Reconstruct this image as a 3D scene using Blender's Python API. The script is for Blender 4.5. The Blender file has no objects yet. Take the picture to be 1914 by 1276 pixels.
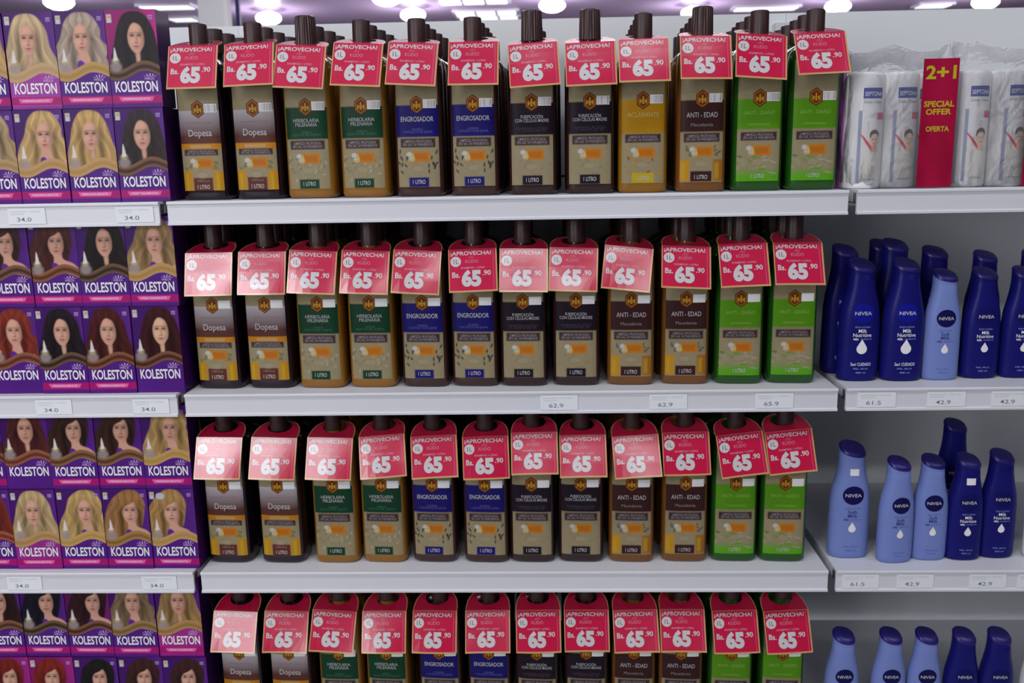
import bpy, math, random
import numpy as np
from mathutils import Matrix, Vector

# ------------------------------------------------------------------ camera, world, lights, exposure
SC = bpy.context.scene
COL = SC.collection
Z0 = 1.45                      # height of the lower edge of the top shelf's rail
SP, RH = .2953, .0349          # shelf spacing, rail height
CAM = np.array([.5574, -1.3655, Z0 + .0947])
FPX = 1723.0
def cam_axes(p, y, r):
    f = np.array([math.sin(y)*math.cos(p), math.cos(y)*math.cos(p), math.sin(p)])
    ri = np.cross(f, [0, 0, 1]); ri /= np.linalg.norm(ri); up = np.cross(ri, f)
    c, s = math.cos(r), math.sin(r)
    return c*ri + s*up, c*up - s*ri, f
RI, UP, FO = cam_axes(-.2004, -.0356, -.0185)
cd = bpy.data.cameras.new('camera'); cam = bpy.data.objects.new('camera', cd); COL.objects.link(cam)
cd.sensor_width = 36; cd.lens = FPX/1914*36; cd.clip_start = .02; cd.clip_end = 200
cd.dof.use_dof = True; cd.dof.focus_distance = 1.26; cd.dof.aperture_fstop = 8.5
cam.matrix_world = Matrix([[RI[0], UP[0], -FO[0], CAM[0]], [RI[1], UP[1], -FO[1], CAM[1]], [RI[2], UP[2], -FO[2], CAM[2]], [0, 0, 0, 1]])
SC.camera = cam
SC.view_settings.view_transform = 'Standard'; SC.view_settings.look = 'None'
SC.view_settings.gamma = 1; SC.view_settings.use_curve_mapping = False
SC.view_settings.exposure = -1.10
w = bpy.data.worlds.new('world'); SC.world = w; w.use_nodes = True
w.node_tree.nodes['Background'].inputs[0].default_value = (.66, .66, .78, 1)
w.node_tree.nodes['Background'].inputs[1].default_value = .13
def area(name, loc, aim, sx, sy, power, col=(1, 1, 1)):
    l = bpy.data.lights.new(name, 'AREA'); l.shape = 'RECTANGLE'; l.size = sx; l.size_y = sy; l.energy = power; l.color = col
    o = bpy.data.objects.new(name, l); COL.objects.link(o); o.location = loc
    o.rotation_euler = (Vector(aim) - Vector(loc)).to_track_quat('-Z', 'Y').to_euler(); return o
CEIL = 3.6
for i, (x, y, pw) in enumerate([(-1.6, -1.0, 38), (.6, -1.0, 38), (2.8, -1.0, 32), (-1.6, -4.2, 44), (.6, -4.2, 44), (2.8, -4.2, 44)]):
    area('aisle_light', (x, y, CEIL-.08), (x, y, 0), 1.3, .35, pw, (.95, .97, 1))
area('tag_glare_light', (-1.45, -3.1, 2.3), (-1.3, 0, 2.2), 1.5, 2.0, 130, (.97, .97, 1))   # unseen light panel, added to put glare on the left tags
area('pillar_fill_light', (.6, 3.4, CEIL-.08), (.2, 4.4, 0), 2.6, .6, 400, (.95, .97, 1))  # added fill behind the shelving, no fixture: brightens the pillar

def ray(px, py): return FO + RI*(px-957)/FPX - UP*(py-638)/FPX
def on_y(px, py, Y): d = ray(px, py); return CAM + d*(Y-CAM[1])/d[1]
def on_z(px, py, Z): d = ray(px, py); return CAM + d*(Z-CAM[2])/d[2]

# ------------------------------------------------------------------ helpers
GAIN = .60
def lin(c):
    c = np.asarray(c, float)/255
    return np.where(c <= .04045, c/12.92, ((c+.055)/1.055)**2.4)
def col(r, g, b, k=1.0):       # colour as seen in the light of the shop -> surface colour
    return np.clip(lin((r, g, b))/GAIN*k, .003, .88)
MATS = {}
def mat(name, c=None, rough=.5, spec=.5, metal=0, coat=0, attr=False, k=1, noise=0, nscale=40, emit=None, es=0, trans=0, sss=0, bump=0, bscale=60):
    if name in MATS: return MATS[name]
    m = bpy.data.materials.new(name); m.use_nodes = True; nt = m.node_tree; b = nt.nodes['Principled BSDF']
    b.inputs['Roughness'].default_value = rough; b.inputs['Specular IOR Level'].default_value = spec
    b.inputs['Metallic'].default_value = metal; b.inputs['Coat Weight'].default_value = coat; b.inputs['Coat Roughness'].default_value = .12
    b.inputs['Transmission Weight'].default_value = trans
    src = None
    if attr:
        a = nt.nodes.new('ShaderNodeAttribute'); a.attribute_name = 'print'; src = a.outputs['Color']
        if k != 1:
            sc = nt.nodes.new('ShaderNodeVectorMath'); sc.operation = 'SCALE'; sc.inputs['Scale'].default_value = k; nt.links.new(src, sc.inputs[0]); src = sc.outputs['Vector']
    else:
        b.inputs['Base Color'].default_value = (*c, 1)
    if noise:
        n = nt.nodes.new('ShaderNodeTexNoise'); n.inputs['Scale'].default_value = nscale; n.inputs['Detail'].default_value = 4
        tc = nt.nodes.new('ShaderNodeTexCoord'); nt.links.new(tc.outputs['Object'], n.inputs['Vector'])
        mr = nt.nodes.new('ShaderNodeMapRange'); mr.inputs['To Min'].default_value = 1-noise; mr.inputs['To Max'].default_value = 1+noise
        nt.links.new(n.outputs['Fac'], mr.inputs['Value'])
        mx = nt.nodes.new('ShaderNodeVectorMath'); mx.operation = 'SCALE'
        if src: nt.links.new(src, mx.inputs[0])
        else: mx.inputs[0].default_value = tuple(c)
        nt.links.new(mr.outputs['Result'], mx.inputs['Scale']); src = mx.outputs['Vector']
    if src: nt.links.new(src, b.inputs['Base Color'])
    if bump:
        n = nt.nodes.new('ShaderNodeTexNoise'); n.inputs['Scale'].default_value = bscale
        tc = nt.nodes.new('ShaderNodeTexCoord'); nt.links.new(tc.outputs['Object'], n.inputs['Vector'])
        bp = nt.nodes.new('ShaderNodeBump'); bp.inputs['Strength'].default_value = bump; bp.inputs['Distance'].default_value = .002
        nt.links.new(n.outputs['Fac'], bp.inputs['Height']); nt.links.new(bp.outputs['Normal'], b.inputs['Normal'])
    if emit is not None:
        b.inputs['Emission Color'].default_value = (*emit, 1); b.inputs['Emission Strength'].default_value = es
    MATS[name] = m; return m

class MB:
    def __init__(s): s.v = []; s.f = []; s.c = []; s.m = []
    def add(s, verts, faces, color=(1, 1, 1), mi=0):
        o = len(s.v); s.v += [tuple(map(float, p)) for p in verts]
        color = np.asarray(color, float)
        s.c += ([tuple(color)]*len(verts)) if color.ndim == 1 else [tuple(x) for x in color]
        s.f += [tuple(i+o for i in f) for f in faces]; s.m += [mi]*len(faces)
    def box(s, x0, x1, y0, y1, z0, z1, color=(1, 1, 1), mi=0, skip=()):
        v = [(x0, y0, z0), (x1, y0, z0), (x1, y1, z0), (x0, y1, z0), (x0, y0, z1), (x1, y0, z1), (x1, y1, z1), (x0, y1, z1)]
        f = {'bot': (0, 3, 2, 1), 'top': (4, 5, 6, 7), 'front': (0, 1, 5, 4), 'right': (1, 2, 6, 5), 'back': (2, 3, 7, 6), 'left': (3, 0, 4, 7)}
        s.add(v, [f[k] for k in f if k not in skip], color, mi)
    def rings(s, rings, color=(1, 1, 1), mi=0, cap0=True, cap1=True):
        n = len(rings[0]); v = [p for r in rings for p in r]; f = []
        for i in range(len(rings)-1):
            for j in range(n):
                k = (j+1) % n; f.append((i*n+j, i*n+k, (i+1)*n+k, (i+1)*n+j))
        if cap0: f.append(tuple(range(n-1, -1, -1)))
        if cap1: f.append(tuple((len(rings)-1)*n+j for j in range(n)))
        s.add(v, f, color, mi)
    def tube(s, p0, p1, r, n=10, color=(1, 1, 1), mi=0):
        p0, p1 = Vector(p0), Vector(p1); d = (p1-p0).normalized(); a = d.orthogonal().normalized(); b = d.cross(a)
        s.rings([[tuple(p + a*math.cos(t)*r + b*math.sin(t)*r) for t in [2*math.pi*j/n for j in range(n)]] for p in (p0, p1)], color, mi)
    def grid(s, U, V, fn, cols, mi=0):   # U,V 1-d arrays, cols HxWx3
        W, H = len(U), len(V)
        uu, vv = np.meshgrid(U, V); P = np.stack(fn(uu, vv, 0), -1).reshape(-1, 3)
        i = np.arange(H*W).reshape(H, W)
        f = np.stack([i[:-1, :-1], i[:-1, 1:], i[1:, 1:], i[1:, :-1]], -1).reshape(-1, 4)
        s.add(P, f.tolist(), cols.reshape(-1, 3), mi)
    def text(s, t, cx, cy, w, h, color, fn, eps=.02, bold=0, mi=0, skew=0, rot=0):
        V, F = text_geo(t, bold)
        x0, y0 = V.min(0); x1, y1 = V.max(0)
        u = (V[:, 0]-(x0+x1)/2)*(w/(x1-x0)); v = (V[:, 1]-(y0+y1)/2)*(h/(y1-y0)); u = u + v*skew
        c, n = math.cos(rot), math.sin(rot); u, v = u*c-v*n+cx, u*n+v*c+cy
        P = np.stack(fn(u, v, eps), -1); s.add(P, F, color, mi)
    def flat(s, poly, color, fn, eps=.01, mi=0):   # convex-ish polygon as a fan in print space
        p = np.asarray(poly, float); c = p.mean(0); q = np.vstack([c, p]); n = len(p)
        P = np.stack(fn(q[:, 0], q[:, 1], eps), -1)
        s.add(P, [(0, 1+i, 1+(i+1) % n) for i in range(n)], color, mi)
    def mesh(s, name, mats, smooth=None):
        me = bpy.data.meshes.new(name); me.from_pydata(s.v, [], s.f)
        ca = me.color_attributes.new('print', 'FLOAT_COLOR', 'POINT')
        c = np.ones((len(s.v), 4), np.float32); c[:, :3] = np.array(s.c); ca.data.foreach_set('color', c.ravel())
        for m in (mats if isinstance(mats, (list, tuple)) else [mats]): me.materials.append(m)
        me.polygons.foreach_set('material_index', s.m)
        if smooth is not None:
            me.polygons.foreach_set('use_smooth', [True]*len(me.polygons)); me.set_sharp_from_angle(angle=math.radians(smooth))
        me.update(); return me
    def build(s, name, mats, parent=None, smooth=None): return obj(name, s.mesh(name, mats, smooth), parent)
def obj(name, me, parent=None):
    o = bpy.data.objects.new(name, me); COL.objects.link(o)
    if parent: o.parent = parent
    return o
def tag(o, label=None, cat=None, group=None, kind=None):
    if label: o['label'] = label
    if cat: o['category'] = cat
    if group: o['group'] = group
    if kind: o['kind'] = kind
    return o
def root(name, loc=(0, 0, 0), rz=0):
    o = bpy.data.objects.new(name, None); COL.objects.link(o); o.location = loc; o.rotation_euler = (0, 0, rz); o.empty_display_size = .05; return o
def copy_tree(o, parent=None):
    c = o.copy(); COL.objects.link(c); c.parent = parent
    for ch in list(o.children): copy_tree(ch, c)
    return c
TG = {}
def text_geo(t, bold=0):
    if (t, bold) in TG: return TG[(t, bold)]
    cu = bpy.data.curves.new('lettering', 'FONT'); cu.body = t; cu.resolution_u = 3; cu.offset = bold; cu.space_line = .8; cu.align_x = 'CENTER'
    o = bpy.data.objects.new('lettering', cu); COL.objects.link(o)
    dg = bpy.context.evaluated_depsgraph_get(); me = o.evaluated_get(dg).to_mesh()
    V = np.array([v.co[:2] for v in me.vertices]); F = [tuple(p.vertices) for p in me.polygons]
    o.evaluated_get(dg).to_mesh_clear(); bpy.data.objects.remove(o); bpy.data.curves.remove(cu)
    TG[(t, bold)] = (V, F); return V, F

# ------------------------------------------------------------------ print canvas (colours carried by the mesh points of a printed face)
def spline(pts, k=6):
    p = np.asarray(pts, float); n = len(p); out = []
    for i in range(n):
        a, b, c, d = p[(i-1) % n], p[i], p[(i+1) % n], p[(i+2) % n]
        for j in range(k):
            t = j/k; out.append(.5*((2*b)+(-a+c)*t+(2*a-5*b+4*c-d)*t*t+(-a+3*b-3*c+d)*t**3))
    return np.array(out)
class Canvas:
    def __init__(s, u0, u1, v0, v1, res, base):
        s.U = np.linspace(u0, u1, int(round((u1-u0)/res))+1); s.V = np.linspace(v0, v1, int(round((v1-v0)/res))+1)
        s.x, s.y = np.meshgrid(s.U, s.V); s.a = np.zeros(s.x.shape+(3,)); s.a[:] = base; s.res = res
    def put(s, m, c):
        c = np.asarray(c, float); s.a[:] = s.a*(1-m[..., None]) + (c if c.ndim == 3 else c[None, None])*m[..., None]
    def ell(s, cx, cy, rx, ry, c, soft=.06, rot=0, a=1):
        co, si = math.cos(rot), math.sin(rot); dx, dy = s.x-cx, s.y-cy; X, Y = dx*co+dy*si, -dx*si+dy*co
        r = np.sqrt((X/rx)**2+(Y/ry)**2); m = np.clip((1-r)*min(rx, ry)/soft+.5, 0, 1)*a; s.put(m, c); return m
    def rect(s, x0, x1, y0, y1, c, soft=.05, a=1):
        d = np.minimum(np.minimum(s.x-x0, x1-s.x), np.minimum(s.y-y0, y1-s.y)); m = np.clip(d/soft+.5, 0, 1)*a; s.put(m, c); return m
    def mpoly(s, pts, soft=.08):
        p = np.asarray(pts, float); q = np.roll(p, -1, 0); D = np.full(s.x.shape, 1e9); ins = np.zeros(s.x.shape, bool)
        for (ax, ay), (bx, by) in zip(p, q):
            ex, ey = bx-ax, by-ay; L = ex*ex+ey*ey+1e-12
            t = np.clip(((s.x-ax)*ex+(s.y-ay)*ey)/L, 0, 1); D = np.minimum(D, (s.x-ax-t*ex)**2+(s.y-ay-t*ey)**2)
            if ay != by:
                ins ^= ((ay > s.y) != (by > s.y)) & (s.x < ex*(s.y-ay)/ey+ax)
        d = np.sqrt(D)*np.where(ins, 1, -1); return np.clip(d/soft+.5, 0, 1)
    def poly(s, pts, c, soft=.08, a=1, sm=True):
        m = s.mpoly(spline(pts) if sm else pts, soft)*a; s.put(m, c); return m

BW, BH, BD = .0742, .1365, .050
PURP, MAGE = (76, 28, 120), (150, 32, 120)
def portrait(hair, bg=(62, 18, 96), bot=PURP, fx=3.9, fy=10.3, style=0, seed=1, tilt=0, shoulder=0, skin=(196, 150, 128), wave=None, strip=(160, 20, 104), under=True):
    rnd = random.Random(seed); W, H = 7.42, 13.65
    c = Canvas(0, W, 0, H, .105, col(*bg))
    c.put(np.clip((c.x-4.2)/4, 0, 1)*.6, col(*[min(255, v*1.3+22) for v in bg])); c.put(np.clip((2-c.y+9)/6, 0, 1)*.3, col(60, 20, 120))
    hb = np.array(hair, float); hb = hb*.82+hb.mean()*.18
    ph = [rnd.uniform(0, 6.3) for _ in range(6)]
    def strands(dx, dy):
        wob = .35*np.sin(dy*1.1+ph[0]) + .18*np.sin(dy*2.3+ph[1])*(style != 0)
        s = (np.abs(dx)*1.0 + wob) / (1+.10*np.clip(-dy, 0, 8))
        bl = .55+.45*np.sin(dy*1.6+s*2.2+ph[5]+np.sign(dx)*.8)
        t = .45*np.sin(s*5.2+ph[2]+dy*.5) + .30*np.sin(s*11+ph[3]+dy*.8)*bl + .20*np.sin(s*21+ph[4]-dy*.5)*bl
        k = np.clip(.86 + .22*t - .30*np.exp(-((np.abs(dx)-1.45)/.5)**2)*np.clip((.9-dy)/1.6, 0, 1), .25, 1.3)
        k = k*(1+.10*np.exp(-((dy-2.0)/.8)**2))
        base = lin(hb)/GAIN
        return np.clip(base[None, None]*k[..., None]**1.5, .004, .85)
    dx, dy = c.x-fx, c.y-fy
    hc = strands(dx, dy)
    L = 2.9+rnd.uniform(-.2, .2)
    if style == 0:   # long, straight shoulders
        out = [(fx, fy+3.15), (fx+1.5, fy+2.7), (fx+2.3, fy+.8), (fx+2.7, fy-1.6), (fx+3.4, fy-3.6), (fx+3.6, fy-6.3), (fx, fy-7), (fx-3.7, fy-6.3), (fx-3.3, fy-3.6), (fx-2.7, fy-1.4), (fx-2.2, fy+.8), (fx-1.5, fy+2.7)]
    elif style == 1:  # wide curls
        out = [(fx, fy+3.2), (fx+1.6, fy+2.8), (fx+2.3, fy+1), (fx+2.3, fy-.6), (fx+3.3, fy-1.8), (fx+2.9, fy-3.3), (fx+3.6, fy-4.4), (fx+1, fy-5.5), (fx-3.2, fy-6.0), (fx-3.9, fy-4.2), (fx-3.4, fy-2.0), (fx-2.6, fy-.2), (fx-2.1, fy+1.7), (fx-1.2, fy+2.9)]
    elif style == 2:  # swept to the left
        out = [(fx-.4, fy+3.2), (fx+1.4, fy+2.9), (fx+2.1, fy+1), (fx+1.9, fy-1.4), (fx+1.4, fy-3), (fx+.6, fy-6), (fx-3.9, fy-6.4), (fx-3.9, fy-3), (fx-3.0, fy+.2), (fx-2.0, fy+2.2)]
    else:             # short fringe bob
        out = [(fx, fy+3.1), (fx+1.7, fy+2.5), (fx+2.2, fy+.6), (fx+1.8, fy-1.9), (fx+1.1, fy-2.6), (fx-.6, fy-5.8), (fx-3.6, fy-6), (fx-3.0, fy-3), (fx-2.3, fy+1), (fx-1.5, fy+2.5)]
    out = [(fx+(x-fx)*(1.18 if y < fy+2 else 1.05)+.12*math.sin(3*y+seed), y) for x, y in out]
    hm = c.poly(out, hc, soft=.22)
    sk = col(*skin); skd = col(*[v*.74 for v in skin]); skl = col(*[min(255, v*1.1) for v in skin])
    # neck, chest, garment
    if shoulder or style in (1, 2, 3):
        c.poly([(fx-.55, fy-1.2), (fx+.7, fy-1.2), (fx+.9, fy-2.9), (fx+2.6, fy-3.8), (fx+3.5, fy-5.6), (fx-.9, fy-6), (fx-.5, fy-3)], sk, .2)
        c.poly([(fx-1.6, fy-4.6), (fx-.4, fy-3.5), (fx+.9, fy-4.9), (fx+2.4, fy-6.2), (fx-2, fy-6.4)], col(94, 30, 140), .15)
        c.ell(fx+.1, fy-1.9, .6, .5, skd, .4)
        if style in (1, 2):
            c.put(c.mpoly(spline([(fx-1.4, fy+.5), (fx-.75, fy-1.4), (fx-.8, fy-3.2), (fx-1.6, fy-5.8), (fx-3.9, fy-5.5), (fx-3.6, fy-2.5), (fx-2.4, fy+1)]), .2), hc)
            if style == 1: c.put(c.mpoly(spline([(fx+1.2, fy+1.2), (fx+.95, fy-1.5), (fx+1.1, fy-3.8), (fx+2.4, fy-4.4), (fx+3.1, fy-3), (fx+2.9, fy-1.5), (fx+2.2, fy+.5)]), .2), hc)
    else:
        c.poly([(fx-.5, fy-1.2), (fx+.55, fy-1.2), (fx+.45, fy-2.9), (fx+.1, fy-4.6), (fx-.25, fy-3)], skd, .25)
        c.ell(fx+.1, fy-3.3, .28, .9, sk, .3)
    # face
    Q = 1.22
    q = lambda pts: [(fx+u*Q*math.cos(tilt)-v*Q*math.sin(tilt), fy-.35+u*Q*math.sin(tilt)+v*Q*math.cos(tilt)) for u, v in pts]
    fm = c.poly(q([(0, 1.55), (.85, 1.25), (1.06, .1), (.88, -.95), (.38, -1.72), (0, -1.86), (-.42, -1.72), (-.88, -.95), (-1.04, .1), (-.85, 1.25)]), sk, .2)
    def F(u, v): return q([(u, v)])[0]
    c.put(fm*np.clip((np.abs(dx+.25)-.6)/.9, 0, 1)*.75, skd); c.put(fm*np.clip((dx-.1)/1.2, 0, 1)*.45, skd)
    c.ell(*F(-.1, .95), .8, .5, skl, .5, a=.6); c.ell(*F(-.45, -.5), .42, .4, skl, .4, a=.6); c.ell(*F(.42, -.5), .34, .34, skl, .4, a=.4)
    for sx in (-.44, .42):
        c.ell(*F(sx, .14), .38, .24, skd, .25, tilt, .75); c.ell(*F(sx, .12), .27, .12, col(52, 36, 44), .12, tilt, .95); c.ell(*F(sx, .40), .40, .07, col(96, 66, 54), .14, tilt+(-.15 if sx > 0 else .15), .8)
    c.ell(*F(.10, -.3), .12, .55, skd, .16, tilt, .6); c.ell(*F(0, -.70), .26, .08, col(120, 74, 66), .12, tilt, .75)
    c.ell(*F(-.02, -1.14), .42, .13, col(160, 72, 80), .12, tilt, .95); c.ell(*F(-.02, -1.38), .36, .07, skd, .12, tilt, .6)
    # front locks and parting
    hd = hc*.9
    c.put(c.mpoly(spline(q([(-.12, 1.75), (-.6, 1.15), (-.98, .2), (-1.02, -1.1), (-1.3, -2.2), (-1.7, -1.2), (-1.55, 1.0), (-.8, 1.95)])), .2), hd)
    c.put(c.mpoly(spline(q([(-.25, 1.8), (.62, 1.2), (.98, .2), (1.0, -1.2), (1.25, -2.3), (1.65, -1.4), (1.5, 1.0), (.8, 1.95)])), .2), hd)
    if style == 3 or style == 2:
        c.put(c.mpoly(spline(q([(.9, 1.75), (.2, 1.0), (-.7, .5), (-1.25, -.5), (-1.5, 1.2), (-.5, 2.0)])), .2), hc)
    # wave, lower field
    def wv(x): return 4.42 + .66*np.cos((x-5.2)/8.2*2*math.pi)
    yw = wv(c.x)
    wcol = wave or hair
    if under:
        hi = np.clip(lin(np.array(wcol)*.5+np.array((176, 140, 100))*.48)/GAIN, 0, .85)
        c.put(np.clip((1.55-(c.y-yw))/.12, 0, 1)*np.clip((c.y-yw)/.1, 0, 1), hi)
        k = np.clip((c.y-yw)/1.4, 0, 1); band = np.exp(-((k-.5)/.24)**2)
        c.put(band*np.clip((c.y-yw)/.1, 0, 1)*.96, np.clip(lin(np.array(wcol)*.82)/GAIN, .004, .8))
    c.put(np.clip((yw-c.y)/.1+.5, 0, 1), col(*bot))
    c.put(np.clip((yw-c.y)/.1, 0, 1)*np.clip((3.6-c.x)/6, 0, 1)*np.clip((4.2-c.y)/3, 0, 1)*.5, col(*[min(255, v*1.25) for v in bot]))
    # small flask and cloud at the left
    c.ell(1.0, 5.75, .85, .7, col(150, 138, 136), .4, a=.8); c.ell(1.0, 6.6, .55, .4, col(176, 160, 120), .3, a=.75)
    c.poly([(.75, 7.0), (1.0, 8.5), (1.3, 7.1), (1.35, 6.7), (.7, 6.6)], col(212, 208, 204), .12, .95)
    # corner marks
    c.rect(.28, .95, 11.9, 13.05, col(186, 186, 196)); c.ell(.62, 12.7, .26, .22, col(190, 160, 60), .1)
    c.rect(6.35, 6.95, 12.3, 12.85, col(170, 150, 190), a=.8)
    # strip
    if strip:
        c.rect(.0, W, .62, 1.75, col(*strip)); 
        c.poly([(1.0, 1.5), (6.2, 1.5), (5.9, .9), (1.3, .9)], col(222, 96, 160), .12, sm=False)
    c.put(np.clip((.45-c.y)/.2, 0, 1)*.5, col(88, 20, 104))
    return c
def dye_box_mesh(**kw):
    global GAIN
    GAIN = .86; c = portrait(**kw); GAIN = .60; mb = MB()
    fn = lambda u, v, e: (np.asarray(u)/100 - BW/2, np.full(np.shape(u), -e/100), np.asarray(v)/100)
    mb.grid(c.U, c.V, fn, c.a)
    side = col(48, 16, 70); mb.box(-BW/2, BW/2, 0, BD, 0, BH, side, skip=('front',))  # sides a darker purple: their shade is put into the colour
    white = col(204, 196, 220)
    # tall flared capitals
    mb.text('KOLESTON', 3.75, 2.95, 6.3, 1.55, white, fn, .02, .022)
    lil = col(176, 150, 208)
    for k in range(5):
        a = math.pi*(.15+.7*k/4); mb.flat([(5.9+.15*math.cos(a), 4.1), (5.9+.95*math.cos(a)-.1, 4.15+.6*math.sin(a)), (5.9+.95*math.cos(a)+.1, 4.15+.6*math.sin(a))], lil, fn, .015)
    mb.text('WELLA', 5.75, 4.02, 1.5, .28, lil, fn, .025, .01)
    if kw.get('strip', 1): mb.text('PERMANENTE', 3.6, 1.2, 3.9, .3, col(240, 170, 205), fn, .02, .01)
    mb.text('6/0', 6.65, 12.58, .5, .3, col(90, 50, 130), fn, .02, .01)
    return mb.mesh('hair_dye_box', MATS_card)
MATS_card = mat('printed_card', attr=True, k=.9, rough=.36, spec=.12)
MATS_paper = mat('printed_label', attr=True, k=.54, rough=.45, spec=.12, noise=.06, nscale=300)
MATS_white = mat('white_sticker_paper', attr=True, k=.95, rough=.5, spec=.15)
MATS_tag = mat('glossy_tag', attr=True, k=.66, rough=.19, spec=.6, coat=.35)
MATS_steel = mat('white_enamel', (.67, .685, .722), rough=.38, spec=.5, noise=.03, nscale=8)
MATS_panel = mat('grey_panel', (.76, .79, .80), rough=.55, noise=.05, nscale=5)
MATS_chrome = mat('zinc_bracket', (.42, .42, .44), rough=.3, metal=.9)
MATS_cap = mat('brown_cap_plastic', col(62, 38, 38, .5), rough=.33, spec=.5)

# ------------------------------------------------------------------ structure
def struct(name, mb, m, smooth=None): o = mb.build(name, m, smooth=smooth); o['kind'] = 'structure'; return o
m = MB(); m.box(-14, 16, -9, 26, -.1, 0); struct('floor', m, mat('pale_floor_tile', (.55, .55, .56), rough=.25, noise=.06, nscale=1.5))
m = MB(); m.box(-14, 16, -9, 26, CEIL, CEIL+.1); struct('ceiling', m, mat('lilac_ceiling', col(128, 112, 136), rough=.35, noise=.03, nscale=.6))
m = MB(); m.box(-14, 16, 26, 26.2, 0, CEIL); struct('wall_back', m, mat('back_wall_paint', (.5, .46, .55), rough=.7, noise=.03))
m = MB(); m.box(-14, 16, -9.2, -9, 0, CEIL); struct('wall_front', m, MATS['back_wall_paint'])

# pillar and hanging rail behind the shelving
pA = on_y(371, 30, 7.0); pB = on_y(415, 30, 7.0); pC = on_y(441, 30, 7.0); pD = on_y(448, 30, 7.0)
m = MB(); m.box(pA[0], pB[0]+.02, 7.0, 7.2, 0, CEIL)
tag(m.build('pillar', mat('pillar_paint', col(196, 202, 208), rough=.6, noise=.02)), 'pale grey square pillar rising behind the top shelf at the left', 'pillar')
m = MB(); m.box(pC[0], pD[0], 7.0, 7.03, 1.6, CEIL)
tag(m.build('hanging_post', mat('dark_blue_steel', col(34, 26, 74), rough=.5)), 'thin dark blue post beside the pale pillar under the ceiling', 'post')

# ceiling fixtures and lamps seen over the shelving
def ceil_xy(px, py): p = on_z(px, py, CEIL-.02); return p[0], p[1]
LIT = mat('lit_diffuser', (.9, .9, .95), rough=.5, emit=(.93, .93, 1), es=2.2)
FRM = mat('fixture_frame', (.5, .46, .55), rough=.5)
fx = [((850, 24), (967, 24), 'troffer of three lit panes, the middle one of the three rows right of centre'),
      ((858, 34), (970, 34), 'troffer of three lit panes, the lowest of the three rows right of centre'),
      ((820, 2), (950, 2), 'troffer of three lit panes, the highest of the three rows right of centre'),
      ((262, 13), (362, 13), 'long lit troffer above the hair dye boxes, left of the pillar'),
      ((318, 36), (368, 36), 'lower lit troffer just left of the pillar'),
      ((1372, 17), (1490, 14), 'lit troffer above the green bottles'),
      ((1712, 12), (1776, 9), 'short lit troffer above the cotton pad packs')]
for (a, b, lab) in fx:
    x0, y0 = ceil_xy(*a); x1, y1 = ceil_xy(*b); yc = (y0+y1)/2; n = 3 if lab.startswith('troffer') else 1
    dyc = .36 if n == 3 else .28
    r = root('ceiling_light', ((x0+x1)/2, yc, CEIL)); tag(r, lab, 'light fixture', 'ceiling troffers')
    hw = abs(x1-x0)/2
    f = MB(); f.box(-hw-.03, hw+.03, -dyc/2-.03, dyc/2+.03, -.03, -.001); f.build('frame', FRM, r)
    d = MB(); pw = 2*hw/n
    for i in range(n): d.box(-hw+i*pw+.02, -hw+(i+1)*pw-.02, -dyc/2, dyc/2, -.04, -.031)
    d.build('diffuser', LIT, r)
BULB = mat('glowing_bulb', (1, 1, 1), emit=(.96, .94, 1), es=9)
lamps = [(110, 4, 'round glowing lamp above the blonde hair dye boxes at the left'), (502, 34, 'round glowing lamp over the second and third shampoo caps'),
         (722, -3, 'round glowing lamp half out at the top edge, left of centre'), (772, 28, 'round glowing lamp just above the fifth shampoo cap'),
         (1032, 10, 'round glowing lamp right of the three-row troffers'), (1296, 24, 'round glowing lamp behind the tallest ribbed cap'),
         (1566, 12, 'round glowing lamp right of the last green bottle'), (1842, 4, 'round glowing lamp at the top right over the cotton pads')]
for (px, py, lab) in lamps:
    p = on_z(px, py, CEIL-.12); r = root('ceiling_lamp', (p[0], p[1], CEIL)); tag(r, lab, 'lamp', 'round ceiling lamps')
    R = .18; m = MB()
    m.rings([[(R*math.sin(t)*math.cos(a), R*math.sin(t)*math.sin(a), -.12-.5*R*math.cos(t)) for a in [k*math.pi/8 for k in range(16)]] for t in [.05+i*(math.pi-.1)/7 for i in range(8)]])
    m.build('globe', BULB, r, 40)
    m = MB(); m.tube((0, 0, -.04), (0, 0, -.001), .05); m.build('stem', FRM, r)
    l = bpy.data.lights.new('lamp_light', 'POINT'); l.energy = 95; l.shadow_soft_size = .10; l.color = (.97, .95, 1)
    lo = bpy.data.objects.new('lamp_light', l); COL.objects.link(lo); lo.location = (p[0], p[1], CEIL-.36)

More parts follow.
